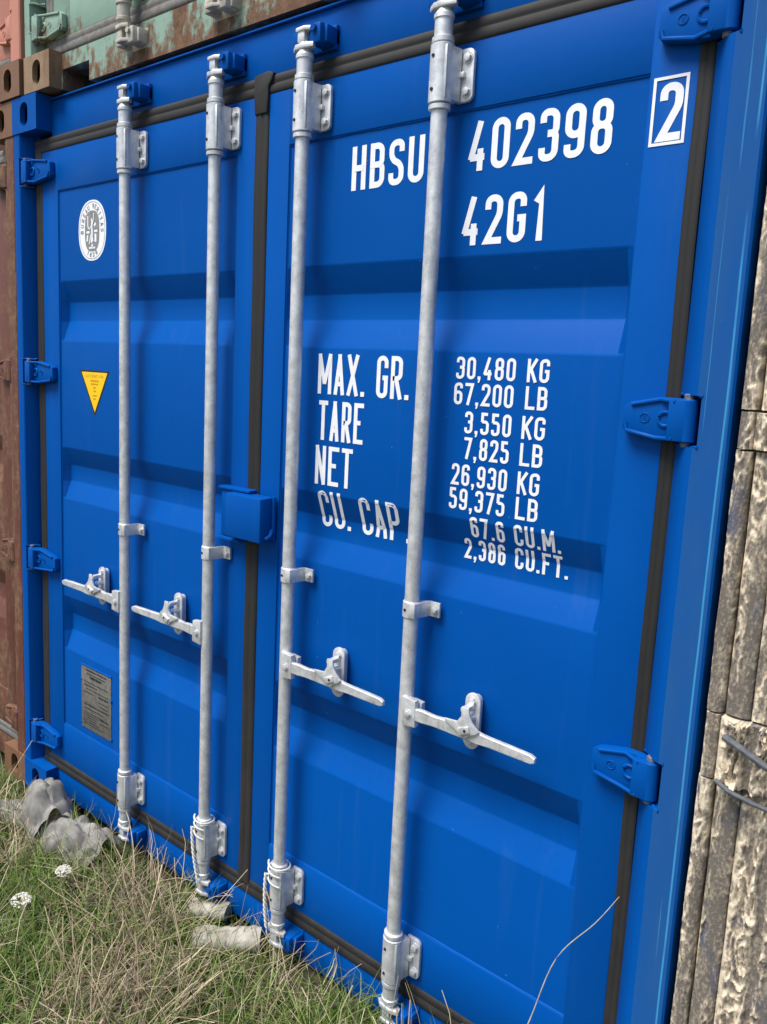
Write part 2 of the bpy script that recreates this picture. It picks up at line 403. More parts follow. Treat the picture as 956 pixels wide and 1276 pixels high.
def text(bm, s, x0, x1, z0, h, stroke, ysurf, mi=0, gap=None, wide={'M': 1.35, 'X': 1.05, '.': .36, ',': .36, ' ': .55, '1': .78, 'I': .5}):
    gap = gap if gap is not None else 0.12 * h
    units = sum(wide.get(c, 1.0) for c in s)
    w1 = ((x1 - x0) - gap * (len(s) - 1)) / units
    x = x0
    for k, c in enumerate(s):
        w = w1 * wide.get(c, 1.0)
        if c in '.,':
            hs = stroke * 1.05
            def place(p, l, X=x): return Vector((X + p.x, ysurf(X + p.x, z0 + p.y) - l, z0 + p.y))
            px = max(0, (w - hs) / 2)
            pts = [Vector((px + hs / 2, 0)), Vector((px + hs / 2, hs))]
            ribbon(bm, pts, False, hs, place, .0016, mi)
            if c == ',':
                ribbon(bm, [Vector((px + hs * .7, 0)), Vector((px + hs * .35, -hs * .9))], False, hs * .55, place, .0018, mi)
        elif c != ' ':
            def place(p, l, X=x): return Vector((X + p.x, ysurf(X + p.x, z0 + p.y) - l, z0 + p.y))
            for j, (cl, pts) in enumerate(glyph_paths(c, w, h, stroke)):
                ribbon(bm, pts, cl, stroke, place, .0009 + .0003 * j, mi)
        x += w + gap

# ------------------------------------------------------------------ ground
W = 2.438
def gz(x, y):
    lo = max(0.0, min(1.0, (.95 - x) / .7))
    near = -0.035 - 0.04 * lo + 0.03 * noise.noise(Vector((x * 1.3, y * 1.3, 0))) + 0.012 * noise.noise(Vector((x * 6, y * 6, 3)))
    rise = 0.03 * max(0, min(1, (x - .6) / 1.2))
    return near + rise
bm = new()
xs = [-600, -60, -8, -3] + [-2 + .06 * i for i in range(110)] + [5, 8, 60, 600]
ys = [-600, -60, -10, -4] + [-2.4 + .06 * i for i in range(50)] + [1, 3, 14, 60, 900]
gv = [[bm.verts.new((x, y, gz(x, y) if abs(x) < 5 and -4 < y < 1 else -0.03)) for y in ys] for x in xs]
for i in range(len(xs) - 1):
    for j in range(len(ys) - 1): bm.faces.new((gv[i][j], gv[i + 1][j], gv[i + 1][j + 1], gv[i][j + 1]))
o = obj('ground', bm, M_GROUND); o['kind'] = 'structure'

# ------------------------------------------------------------------ containers
HZ = [0.2398, 0.9415, 1.6432, 2.3441]          # hinge heights
ZT, ZB = 2.4076, 0.1638                        # door leaf top and bottom
PX0 = 0.214                                    # door sheet starts this far from the container's side
S0, S1 = 2.271, 0.315
GROOVE = [(1.9646, 1.7579), (1.3805, 1.1923), (0.824, 0.6197)]
PD, GD, EI = 0.006, 0.027, 0.014               # sheet set-back, groove depth, end slope
LX1, RX0 = 1.190, 1.238                        # inner leaf edges
def groove_profile(a, d):
    s = (a - d) * 0.34
    return [(d - .003, 0), (d, .0006), (d + .004, .0030), (d + s - .004, GD - .0030), (d + s, GD - .0006), (d + s + .003, GD),
            (a - s - .003, GD), (a - s, GD - .0006), (a - s + .004, GD - .0030), (a - .004, .0030), (a, .0006), (a + .003, 0)]
def groove_depth(z):
    for a, d in GROOVE:
        P = groove_profile(a, d)
        for (z0, g0), (z1, g1) in zip(P, P[1:]):
            if z0 <= z <= z1: return g0 + (g1 - g0) * (z - z0) / (z1 - z0)
    return 0.0
def ysurf(x, z):
    if S1 < z < S0 and (PX0 < x < 1.119 or 1.314 < x < W - PX0): return PD + groove_depth(z)
    return 0.0

def casting(bm, sx, x, y, z, hole=True, top=True, sy=1):
    """corner casting 162 x 178 x 118; sx=+1 runs to +x from x. hole faces -y"""
    w, d, h = .162, .178, .118
    x0, x1 = (x, x + w) if sx > 0 else (x - w, x)
    # front wall with an upright oval opening
    cx, cz = (x + sx * .081), z + h / 2
    n = 24; hw, hh = .026, .0395
    outer = []; inner = []
    for k in range(n):
        a = 2 * math.pi * (k + .5) / n
        ca, sa = math.cos(a), math.sin(a)
        ix = cx + hw * ca; iz = cz + (hh - hw) * (1 if sa > 0 else -1) + hw * sa
        s = min(((x1 - x0) / 2) / max(abs(ca), 1e-6), (h / 2) / max(abs(sa), 1e-6))
        outer.append([(x0 + x1) / 2 + ca * s, cz + sa * s]); inner.append((ix, iz))
    for corner in ((x0, z), (x1, z), (x0, z + h), (x1, z + h)):   # snap one ray to each corner
        k = min(range(n), key=lambda i: (outer[i][0] - corner[0]) ** 2 + (outer[i][1] - corner[1]) ** 2); outer[k] = list(corner)
    Y0, Y1 = y, y + .020 * sy
    vo = [bm.verts.new((p[0], Y0, p[1])) for p in outer]; vi = [bm.verts.new((p[0], Y0, p[1])) for p in inner]
    vb = [bm.verts.new((p[0], Y1, p[1])) for p in inner]
    fs = []
    for k in range(n):
        j = (k + 1) % n
        fs.append(bm.faces.new((vo[k], vo[j], vi[j], vi[k]))); fs.append(bm.faces.new((vi[k], vi[j], vb[j], vb[k])))
    yb = y + d * sy
    for a, b_ in (((x0, z), (x1, z)), ((x1, z), (x1, z + h)), ((x1, z + h), (x0, z + h)), ((x0, z + h), (x0, z))):
        q = [bm.verts.new((a[0], Y0, a[1])), bm.verts.new((b_[0], Y0, b_[1])), bm.verts.new((b_[0], yb, b_[1])), bm.verts.new((a[0], yb, a[1]))]
        fs.append(bm.faces.new(q))
    fs.append(bm.faces.new([bm.verts.new(c) for c in ((x0, yb, z), (x1, yb, z), (x1, yb, z + h), (x0, yb, z + h))]))
    # near-black sheet behind the opening, the pocket's shade painted in
    q = [bm.verts.new((cx - .05, y + .075 * sy, cz - .05)), bm.verts.new((cx + .05, y + .075 * sy, cz - .05)), bm.verts.new((cx + .05, y + .075 * sy, cz + .05)), bm.verts.new((cx - .05, y + .075 * sy, cz + .05))]
    fs.append(bm.faces.new(q)); fs[-1].material_index = 1
    bmesh.ops.remove_doubles(bm, verts=list({v for f in fs for v in f.verts}), dist=1e-5)
    bmesh.ops.recalc_face_normals(bm, faces=[f for f in bm.faces])

def post(bm, side, X, y0, z0, z1, gaps, fw=.052):
    """corner post; side=+1: container's right edge at X (flat front then slope to the left), -1: mirrored"""
    s = side
    inner = X - s * .101
    if s < 0: inner = X + .071; fw = .036
    flat = X - s * fw
    arc = []
    r = .018
    for k in range(5):
        a = k / 4
        p0 = Vector((flat, y0)); ctrl = Vector((flat - s * r * .9, y0)); 
        dirv = (Vector((inner, -.002)) - ctrl).normalized(); p2 = ctrl + dirv * r
        arc.append(tuple(p0 * (1 - a) ** 2 + ctrl * 2 * a * (1 - a) + p2 * a * a))
    if s < 0:
        arc = [(flat, y0), (flat + .003, y0 + .001), (flat + .005, y0 + .004), (X + .050, .018), (X + .071, .018)]
    full = [(X, .10), (X, y0 + .004), (X - s * .004, y0)] + arc + ([(inner, -.002)] if s > 0 else []) + [(inner, .045), (X - s * .05, .10)]
    part = [(X, .10), (X, y0 + .004), (X - s * .004, y0), (flat, y0), (flat - s * .001, y0 + .03), (flat - s * .001, .10)]
    cuts = [z0] + [g for a, b in gaps for g in (a, b)] + [z1]
    for i in range(len(cuts) - 1):
        if cuts[i + 1] - cuts[i] < 1e-4: continue
        prism(bm, full if i % 2 == 0 else part, 'z', cuts[i], cuts[i + 1])
    # rough weld rims at the cut-outs
    for a, b in gaps:
        for z in (a, b):
            pts = [(flat + (inner - flat) * t + s * .002, (y0 + (-.002 - y0) * t) - .0005, z + .0015 * math.sin(9 * t + z * 40)) for t in [i / 8 for i in range(9)]]
            tube(bm, pts, .0032, 6)

def corr_wall(bm, x, s, ya, yb, z0, z1, depth=.034, pitch=.28):
    pts = []
    y = ya
    while y < yb:
        for dy, dx in ((0, 0), (.07, 0), (.14, depth), (.21, depth)):
            if y + dy < yb: pts.append((x - s * (.003 + dx), y + dy))
        y += pitch
    pts.append((x - s * .003, yb))
    for i in range(len(pts) - 1):
        a, b = pts[i], pts[i + 1]
        bm.faces.new([bm.verts.new((a[0], a[1], z0)), bm.verts.new((b[0], b[1], z0)), bm.verts.new((b[0], b[1], z1)), bm.verts.new((a[0], a[1], z1))])

def hinge(side, mat, name='hinge', parent=None, loc=(0, 0, 0), L=.118):
    """local: barrel axis at the origin (world y -0.026), blade runs towards the door"""
    bm = new(); s = -side
    P = [(0, .039), (s * .055, .040), (s * (L - .012), .029), (s * L, .020), (s * (L + .002), -.020), (s * (L - .006), -.030), (s * .06, -.040), (0, -.039)]
    if s > 0: P = P[::-1]
    prism(bm, P, 'y', .0245, .004, bev=.002)
    lathe(bm, [(.0145, -.0395), (.0165, -.037), (.0165, .037), (.0145, .0395)], 0, 0, 20)
    # web from barrel to blade
    box(bm, min(0, s * .03), max(0, s * .03), -.017, .012, -.038, .038, .002)
    for pts in ([(s * .018, -.0155, .034), (s * .05, .003, .036), (s * (L - .014), .003, .024)], [(s * .018, -.0155, -.034), (s * .055, .003, -.036), (s * (L - .008), .003, -.026), (s * (L - .004), .004, -.012)]):
        tube(bm, pts, .0042, 8)
    # boss with ring, and the small cast maker's roundel
    for cx, r, rr, yy in ((s * .040, .013, .0036, .003), (s * .078, .0085, .0012, .0035)):
        tube(bm, [(cx + r * math.cos(a), yy, r * math.sin(a)) for a in [2 * math.pi * k / 20 for k in range(21)]], rr, 6)
    def place(p, l): return Vector((s * .078 - .0035 + p.x, .0035 - l, -.005 + p.y))
    for j, (cl, pts) in enumerate(glyph_paths('S', .007, .010, .0016)): ribbon(bm, pts, cl, .0016, place, .001)
    o = obj(name, bm, mat, parent, loc, world=True)
    bm = new(); lathe(bm, [(.007, -.049), (.009, -.047), (.009, .047), (.007, .049)], 0, 0, 12)
    obj('hinge_pin', bm, M_PIN, o, (0, 0, 0), world=False)
    return o

def door_leaf(bm, x0, x1, p0, p1, y=0.0, ztop=ZT, zbot=ZB, s0=S0, s1=S1, grooves=GROOVE, back=.045, dz=0.0):
    # frame round the sheet: four box members (mitre-free butt joints)
    bv = .003
    box(bm, x0, p0, y, y + back, zbot + dz, ztop + dz, bv)
    box(bm, p1, x1, y, y + back, zbot + dz, ztop + dz, bv)
    box(bm, p0 - .002, p1 + .002, y + .0008, y + back, s0 + dz, ztop + dz, .002)
    box(bm, p0 - .002, p1 + .002, y + .0008, y + back, zbot + dz, s1 + dz, .002)
    # pressed sheet
    zs = [(s1 + .0005, 0)]
    for a, d in reversed(grooves):
        for z, g in groove_profile(a, d):
            zs.append((z, g))
    zs.append((s0 - .0005, 0))
    xe = [p0 - .001, p0 + .002, p0 + .002 + EI, p1 - .002 - EI, p1 - .002, p1 + .001]
    rows = []
    for z, g in zs:
        rows.append([bm.verts.new((x, y + PD + (g if k in (2, 3) else 0), z + dz)) for k, x in enumerate(xe)])
    for i in range(len(rows) - 1):
        for k in range(5): bm.faces.new((rows[i][k], rows[i][k + 1], rows[i + 1][k + 1], rows[i + 1][k]))
    # weld beads along the sheet edge
    for z, yy in ((s0, PD - .0005), (s1, PD - .0008)):
        pts = []; n = 60
        for k in range(n + 1):
            t = k / n; xx = p0 + (p1 - p0) * t
            pts.append((xx, y + yy, z + dz + (-.0012 if z == s0 else .0012) + .0013 * noise.noise(Vector((xx * 22, z, 0)))))
        tube(bm, pts, .0028, 6)
    for xx in (p0 + .0008, p1 - .0008):
        pts = [(xx + .0006 * noise.noise(Vector((xx, k * .7, 0))), y + PD, s1 + dz + (s0 - s1) * k / 50) for k in range(51)]
        tube(bm, pts, .0018, 6)

def gasket_strip(bm, horizontal, a0, a1, b0, b1, y=0.0, lip=.008):
    """rubber profile: two lips with a valley. horizontal: runs x from a0..a1, z from b0..b1; else runs z a0..a1, x b0..b1"""
    w = b1 - b0
    pr = [(0, .012), (0, -.001), (.06, -lip * .55), (.16, -lip * .8), (.42, -lip * .85), (.50, -lip * .55), (.56, -lip * .5), (.62, -lip * .7), (.86, -lip * .75), (.95, -lip * .4), (1, -.001), (1, .012)]
    n = max(2, int((a1 - a0) / .05)); rings = []
    for i in range(n + 1):
        a = a0 + (a1 - a0) * i / n; ring = []
        wob = .0022 * noise.noise(Vector((a * 4, b0 * 5, 1))) * (.4 if horizontal else 1)
        for t, yy in pr:
            b = b0 + w * t
            ring.append(bm.verts.new((a, y + yy + (wob if yy < 0 else 0), b + wob) if horizontal else (b + wob, y + yy + (wob if yy < 0 else 0), a)))
        rings.append(ring)
    for i in range(n):
        for k in range(len(pr) - 1): bm.faces.new((rings[i][k], rings[i][k + 1], rings[i + 1][k + 1], rings[i + 1][k]))
    bm.faces.new(rings[0]); bm.faces.new(rings[-1])
    bmesh.ops.recalc_face_normals(bm, faces=list(bm.faces))

def hexbolt(bm, x, y, z, r=.009, h=.007, mi=0, washer=True):
    if washer: lathe(bm, [(r * 1.35, y), (r * 1.35, y - .0015)], x, z, 14, mi, axis='y')
    pts = [(x + r * math.cos(a), z + r * math.sin(a)) for a in [math.pi / 3 * k + x * 7 for k in range(6)]]
    prism(bm, pts, 'y', y - .0015, y - .0015 - h, mi, bev=.001)

# ---- lock rod, local origin on its axis at z = 0 (world y -0.045)
def lock_rod(parent, x, direction, mats, y=-.045, z0=0.0, handle=True, label=None, keepers=True, top=2.462, gm=None, kx=0.0):
    mat, keepmat, dark = mats
    lean = Vector((kx, 0, 0))
    bm = new()
    lathe(bm, [(.0175, .155), (.0175, .6), (.0175, 1.1), (.0175, 1.8), (.0175, top - .02)], 0, 0, 20)
    rod = obj('lock_rod', bm, mat, parent, (x, y, z0), label=label)
    def bracket(zlo, zhi, up):
        bm = new()
        # clamp body: rounded housing with a flat web reaching the flange on the right
        lathe(bm, [(.0215, zlo), (.0252, zlo + .002), (.0252, zhi - .002), (.0215, zhi)], 0, 0, 20)
        prism(bm, [(.006, -.0240), (.022, -.015), (.030, .030), (.010, .034)], 'z', zlo + .006, zhi - .006, bev=.002)
        zc = (zlo + zhi) / 2; hh = (zhi - zlo) / 2 - .006
        fl = []
        r = .014
        for cx, cz, a0 in ((.058 - r, zc + hh - r, 0), (.02, zc + hh, 1), (.02, zc - hh, 1), (.058 - r, zc - hh + r, 270)):
            if a0 == 1: fl.append((cx, cz))
            else:
                st = 0 if a0 == 0 else -90
                for k in range(6): a = R(st + 90 * k / 5); fl.append((cx + r * math.cos(a), cz + r * math.sin(a)))
        order = fl[:6] + [fl[6], fl[7]] + fl[8:]
        prism(bm, order, 'y', .044, .034, bev=.0015)
        for dz in (hh - .02, -hh + .02): hexbolt(bm, .044, .034, zc + dz, .0085)
        box(bm, .028, .040, .024, .036, zc - .006, zc + .006, .002)     # stamped rib
        for dz in (hh * .62, -hh * .62):                                # two rivet holes, their shade painted as near-black discs
            lathe(bm, [(.0038, -.0262), (.0038, -.02)], -.006, zc + dz, 10, 1, axis='y')
        # collars
        lathe(bm, [(.0205, zlo - .014), (.0235, zlo - .012), (.0235, zlo - .003), (.0205, zlo - .001)], 0, 0, 20)
        e0, e1 = zhi + .001, zhi + .014
        lathe(bm, [(.0205, e0), (.0235, e0 + .002), (.0235, e1 - .002), (.0205, e1)], 0, 0, 20)
        return bm
    obj('guide_bracket', bracket(2.278, 2.398, True), [mat, dark], rod, (0, 0, 0), world=False)
    obj('guide_bracket', bracket(.186, .306, False), [mat, dark], rod, (0, 0, 0), world=False)
    # middle clamp
    bm = new()
    lathe(bm, [(.019, 1.138), (.0208, 1.140), (.0208, 1.176), (.019, 1.178)], 0, 0, 20)
    prism(bm, [(.006, -.0205), (.019, -.016), (.030, .034), (.055, .034), (.055, .040), (.024, .040), (.008, .02)], 'z', 1.140, 1.176, bev=.0012)
    hexbolt(bm, .043, .034, 1.158, .008)
    lathe(bm, [(.0035, -.0216), (.0035, -.015)], -.005, 1.158, 10, 1, axis='y')
    obj('rod_clamp', bm, [mat, dark], rod, (0, 0, 0), world=False)
    # cams at both ends
    for up in (1, -1):
        zz = (lambda t: 2.412 + t) if up > 0 else (lambda t: .172 - t)
        bm = new()
        lathe(bm, [(.0195, zz(0)), (.0195, zz(.034)), (.022, zz(.036)), (.022, zz(.044)), (.016, zz(.052)), (.013, zz(.075))][::up], 0, 0, 18)
        # forged cam: hooked head with two horns
        a, b = sorted((zz(.056), zz(.068)))
        prism(bm, [(-.036, -.002), (-.018, -.017), (.012, -.019), (.034, -.010), (.030, .004), (.010, .014), (-.014, .012)], 'z', a, b, bev=.002)
        a, b = sorted((zz(.072), zz(.104)))
        box(bm, -.015, .009, -.014, .020, a, b, .004)
        a, b = sorted((zz(.096), zz(.106)))
        prism(bm, [(-.018, -.016), (.010, -.018), (.030, -.006), (.026, .006), (-.016, .014)], 'z', a, b, bev=.002)
        obj('cam', bm, mat, rod, (0, 0, 0), world=False)
        if keepers:
            bm = new(); a, b = sorted((zz(.064), zz(.112)))
            box(bm, .014, .052, -.006, .060, a, b, .007)
            box(bm, .040, .060, .010, .060, a + .004, b - .004, .004)
            box(bm, -.050, -.020, .006, .060, a + .006, b - .004, .007)
            lathe(bm, [(.008, -.014), (.008, -.004)], .034, (a + b) / 2 + .010, 10, 0, axis='y')
            box(bm, -.050, .060, .044, .060, a - .004, b + .004, .003)
            obj('cam_keeper', bm, keepmat, rod, (0, 0, 0), world=False)
    if handle:
        s = direction; zc = .912
        bm = new()
        # hub box clasping the rod
        prism(bm, [(s * .004, zc + .038), (s * .040, zc + .034), (s * .042, zc - .030), (s * .006, zc - .034)], 'y', -.024, -.006, bev=.002)
        prism(bm, [(s * .010, zc + .030), (s * .046, zc + .026), (s * .046, zc - .024), (s * .010, zc - .028)], 'y', -.004, .012, bev=.002)
        hexbolt(bm, s * .022, -.024, zc, .008, .005)
        # bar: broad near the hub, dipping back to the catch, then a flat hand grip
        ST = [(.036, .016, -.014, -.012), (.060, .017, -.014, -.011), (.090, .013, -.013, -.008), (.118, .014, -.015, -.005), (.150, .013, -.017, -.003), (.182, .012, -.017, -.003),
              (.200, .011, -.018, -.004), (.216, .010, -.015, -.006), (.235, .010, -.013, -.008), (.290, .010, -.012, -.011), (.333, .009, -.011, -.013), (.343, .004, -.007, -.013)]
        rings = []
        for a, zu, zl, yy in ST:
            rings.append([bm.verts.new((s * a, yy + dy, zc + dz)) for dy, dz in ((-.010, zu - .002), (-.0085, zu), (0, zu), (0, zl), (-.0085, zl), (-.010, zl + .002))])
        fs = [bm.faces.new(rings[0]), bm.faces.new(rings[-1])]
        for ra, rb in zip(rings, rings[1:]):
            for k in range(6): fs.append(bm.faces.new((ra[k], ra[(k + 1) % 6], rb[(k + 1) % 6], rb[k])))
        bmesh.ops.recalc_face_normals(bm, faces=fs)
        def place(p, l): return Vector((s * .31 - .010 + p.x, -.0258 - l, zc - .007 + p.y))
        for q, chx in enumerate('HN'):
            for j, (cl, pts) in enumerate(glyph_paths(chx, .007, .010, .0014)): ribbon(bm, [p + Vector((.010 * q, 0)) for p in pts], cl, .0014, place, .0006)
        obj('handle', bm, mat, rod, (0, 0, 0), world=False)
        # catch: rounded plate on the door, swivelling keeper in front of the bar
        bm = new(); cx = s * .165
        P = stadium(cx, zc + .014, .0195, .067)
        prism(bm, P, 'y', .030, .022, bev=.0015)
        prism(bm, stadium(cx, zc + .014, .013, .060), 'y', .0445, .030)
        hexbolt(bm, cx, .022, zc + .062, .0085, .006); hexbolt(bm, cx, .022, zc - .034, .0078, .006)
        box(bm, cx - .012, cx + .012, .004, .024, zc - .028, zc - .020, .002)
        box(bm, cx - .009, cx + .011, .000, .024, zc + .022, zc + .032, .003)
        # swivelling keeper: neck from the upper bolt, arms over the bar
        hs = .006; hook = [(-.010, .056), (.008, .056), (.011, .040), (.018, .026), (.036, .010), (.030, .002), (.014, -.006), (.004, -.016), (-.012, -.016), (-.020, -.006), (-.052, .010), (-.054, .015), (-.020, .018), (-.010, .034)]
        prism(bm, [(cx + s * (a + hs), zc + b + .005) for a, b in hook], 'y', -.020, -.0135, bev=.002)
        box(bm, cx - .008, cx + .008, -.018, .024, zc + .046, zc + .058, .003)
        prism(bm, [(cx + s * (a + hs), zc + b + .005) for a, b in ((-.016, .004), (.012, .016), (.016, .002), (-.008, -.010))], 'y', -.025, -.019, bev=.002)
        lathe(bm, [(.0036, -.0256), (.0036, -.020)], cx + s * .010, zc + .009, 10, 1, axis='y')
        obj('handle_catch', bm, [mat, dark], rod, (0, 0, 0), world=False)
    return rod

def container(label, mats, ox, oy, oz, detail=0, group=None, gapsR=True, left=True, rightside=True, length=12.19, frame_mat=None, castmat=None, doormat=None):
    """mats: main, gasket. World coordinates: rear (door) end at y=oy, left side x=ox"""
    mat, gmat = mats; fm = frame_mat or mat; cm = castmat or mat; dm = doormat or mat
    t = thing('shipping_container', label, 'container', (ox + W / 2, oy + length / 2, oz), group)
    def T(bm): bmesh.ops.translate(bm, verts=bm.verts, vec=(ox, oy, oz)); return bm
    CD = -.048
    for sx, X in ((1, 0), (-1, W)):
        for z in (0, 2.473):
            for y, sy in ((CD, 1), (length, -1)):
                bm = new(); casting(bm, sx, X, y, z, sy=sy); obj('corner_casting', T(bm), [cm, M_DARK], t, smooth=25)
    gp = [(h - .047, h + .047) for h in HZ]
    for s, X in ((-1, 0), (1, W)):
        bm = new(); post(bm, s, X, -.044, .118, 2.473, gp)
        box(bm, min(X - s * .10, X - s * .05), max(X - s * .10, X - s * .05), .040, .06, .12, 2.47)
        obj('corner_post', T(bm), fm, t, smooth=40)
        bm = new(); box(bm, min(X, X - s * .08), max(X, X - s * .08), length - .08, length, .118, 2.473); obj('corner_post', T(bm), fm, t)
    bm = new(); box(bm, .162, W - .162, .012, .10, 2.452, 2.574, .004); box(bm, .10, W - .10, .002, .10, 2.574, 2.579, .001)
    box(bm, .05, W - .05, .05, .10, 2.40, 2.46)
    obj('header', T(bm), mat, t)
    bm = new()
    if detail == 2:      # sill with a lashing pocket near the left
        for a in ((.162, .168, 0, .112), (.325, W - .162, 0, .112), (.168, .325, .062, .112)):
            box(bm, a[0], a[1], .0, .10, a[2], a[3], 0)
        box(bm, .160, .33, .085, .10, 0, .07, 0, 1)
    else:
        box(bm, .162, W - .162, .004, .10, .012, .112, .004)
    box(bm, .05, W - .05, .03, .10, .10, .17)
    obj('sill', T(bm), [mat, M_DARK], t)
    bm = new(); corr_wall(bm, 0, -1, .10, length - .08, .10, 2.55); obj('side_wall', T(bm), mat, t, smooth=None)
    bm = new(); corr_wall(bm, W, 1, .10, length - .08, .10, 2.55); obj('side_wall', T(bm), mat, t, smooth=None)
    bm = new(); box(bm, .04, W - .04, .10, length - .02, 2.53, 2.555); obj('roof', T(bm), mat, t)
    bm = new(); box(bm, .08, W - .08, length - .05, length - .02, .10, 2.5); obj('end_wall', T(bm), mat, t)
    bm = new(); box(bm, .04, W - .04, .06, length - .02, .10, .13); obj('floor_deck', T(bm), M_DARK, t)
    L0 = .115; 
    bm = new(); door_leaf(bm, L0, LX1, PX0, 1.119); dl = obj('door', T(bm), dm, t, smooth=30)
    bm = new(); door_leaf(bm, RX0, W - .128, 1.314, W - PX0); dr = obj('door', T(bm), dm, t, smooth=30)
    bm = new()
    gasket_strip(bm, True, .075, W - .105, 2.405, 2.454, y=.004)
    gasket_strip(bm, True, .075, W - .105, .113, .1655, y=.004)
    gasket_strip(bm, False, .150, 2.42, .072, .116, y=.004)
    gasket_strip(bm, False, .150, 2.42, W - .130, W - .103, y=.002, lip=.004)
    gasket_strip(bm, False, .150, 2.45, LX1 - .001, RX0 + .001, y=.001, lip=.009)
    prism(bm, [(1.188, 2.457), (1.238, 2.462), (1.256, 2.456), (1.254, 2.442), (1.240, 2.425), (1.2395, 2.404), (1.238, 2.36), (1.192, 2.36), (1.188, 2.40)], 'y', .006, -.009, bev=.003)
    obj('door_gasket', T(bm), gmat, t, smooth=50)
    return t, dl, dr

MINTGROUP = None
blue, dl, dr = container('glossy blue shipping container with white lettering on closed doors, centre of the photo', (M_BLUE, M_GASKD), 0, 0, 0, detail=1)
# the right post is rubbed and chalky
for ch in blue.children:
    if ch.name.startswith('corner_post') and ch.data.vertices[0].co.x > 2 and ch.data.vertices[0].co.y < 1:
        ch.data.materials.append(M_BLUEW)
        for p in ch.data.polygons:
            if p.normal.y < -.97 and p.center.y < -.03: p.material_index = 1
# hinges
hl = hinge(-1, M_BLUE, parent=blue, loc=(.050, -.026, HZ[0]), L=.150)
hr = hinge(1, M_BLUE, parent=blue, loc=(W - .078, -.026, HZ[0]))
for z in HZ[1:]:
    copy_part(hl, blue, (0, 0, z - HZ[0])); copy_part(hr, blue, (0, 0, z - HZ[0]))
# lock rods
for x, d in ((.667, -1), (1.078, -1), (1.400, 1), (1.797, 1)):
    lock_rod(blue, x, d, (M_GALV, M_BLUE, M_DARK))
# lock box over the joint of the doors
bm = new()
box(bm, 1.166, 1.305, -.064, -.006, 1.226, 1.350, .005)
box(bm, 1.112, 1.170, -.030, -.001, 1.215, 1.352, .004)
box(bm, 1.104, 1.232, -.036, -.001, 1.352, 1.360, .002)
box(bm, 1.112, 1.200, -.040, -.001, 1.206, 1.214, .002)
tube(bm, [(1.306, -.012, 1.23 + .12 * k / 10 + .001 * math.sin(k * 2)) for k in range(11)], .006, 8)
tube(bm, [(1.309, -.045, 1.236), (1.312, -.03, 1.245), (1.308, -.02, 1.26)], .006, 8)
obj('lock_box', bm, M_BLUE, blue)

# lettering: one mesh per line, children of the right-hand door
def line(s, x0, x1, z0, h, stroke, gap=None, name='lettering'):
    bm = new(); text(bm, s, x0, x1, z0, h, stroke, ysurf, gap=gap)
    return obj(name, bm, M_WHITE, dr, smooth=None)
line('HBSU', 1.521, 1.730, 2.136, .102, .0140)
line('402398', 1.846, 2.160, 2.142, .102, .0140)
line('42G1', 1.841, 2.037, 1.987, .102, .0140)
line('2', 2.247, 2.288, 2.147, .101, .0140)
bm = new(); fo = [(2.233, 2.140), (2.296, 2.140), (2.296, 2.260), (2.233, 2.260)]; fi = [(2.2385, 2.1455), (2.2905, 2.1455), (2.2905, 2.2545), (2.2385, 2.2545)]
vo = [bm.verts.new((p[0], -.0012, p[1])) for p in fo]; vi = [bm.verts.new((p[0], -.0012, p[1])) for p in fi]
for k in range(4): bm.faces.new((vo[k], vo[(k + 1) % 4], vi[(k + 1) % 4], vi[k]))
obj('lettering_frame', bm, M_WHITE, dr, smooth=None)
line('MAX. GR.', 1.436, 1.722, 1.641, .102, .0112, gap=.0085)
line('TARE', 1.443, 1.590, 1.522, .102, .0112, gap=.0085)
line('NET', 1.437, 1.561, 1.405, .102, .0112, gap=.0085)
line('CU. CAP', 1.446, 1.704, 1.290, .099, .0105, gap=.0085)
line('.', 1.715, 1.735, 1.290, .099, .0105, gap=.0085)
for num, unit, z, n0, n1, u0, u1 in (
    ('30,480', 'KG', 1.6975, 1.848, 1.994, 2.021, 2.071), ('67,200', 'LB', 1.640, 1.846, 1.993, 2.021, 2.071),
    ('3,550', 'KG', 1.577, 1.878, 1.993, 2.018, 2.071), ('7,825', 'LB', 1.519, 1.880, 1.992, 2.018, 2.070),
    ('26,930', 'KG', 1.4575, 1.852, 1.992, 2.017, 2.068), ('59,375', 'LB', 1.402, 1.850, 1.991, 2.017, 2.069),
    ('67.6', 'CU.M.', 1.341, 1.906, 1.991, 2.015, 2.122), ('2,386', 'CU.FT.', 1.286, 1.884, 1.988, 2.012, 2.136)):
    line(num, n0, n1, z, .049, .0068, gap=.0062); line(unit, u0, u1, z, .049, .0068, gap=.0055)

# oval inspection sticker, left-hand door
def ell(cx, cz, a, b, n=40, p=2.3):
    out = []
    for k in range(n):
        t = 2 * math.pi * k / n; c, s = math.cos(t), math.sin(t)
        out.append((cx + a * math.copysign(abs(c) ** (2 / p), c), cz + b * math.copysign(abs(s) ** (2 / p), s)))
    return out
bm = new(); cx, cz = .414, 2.124; Y = PD
def flat(bm, pts, y, mi):
    f = bm.faces.new([bm.verts.new((p[0], y, p[1])) for p in pts]); f.material_index = mi
flat(bm, ell(cx, cz, .080, .098), Y - .0006, 0)
def ring(bm, a, b, wd, y, mi, n=48):
    o_ = ell(cx, cz, a, b, n, 2.2); i_ = ell(cx, cz, a - wd, b - wd, n, 2.2)
    vo = [bm.verts.new((p[0], y, p[1])) for p in o_]; vi = [bm.verts.new((p[0], y, p[1])) for p in i_]
    for k in range(n):
        f = bm.faces.new((vo[k], vo[(k + 1) % n], vi[(k + 1) % n], vi[k])); f.material_index = mi
ring(bm, .0745, .0925, .0018, Y - .0010, 1)
flat(bm, ell(cx, cz - .002, .042, .066, 40, 2.8), Y - .0010, 1)
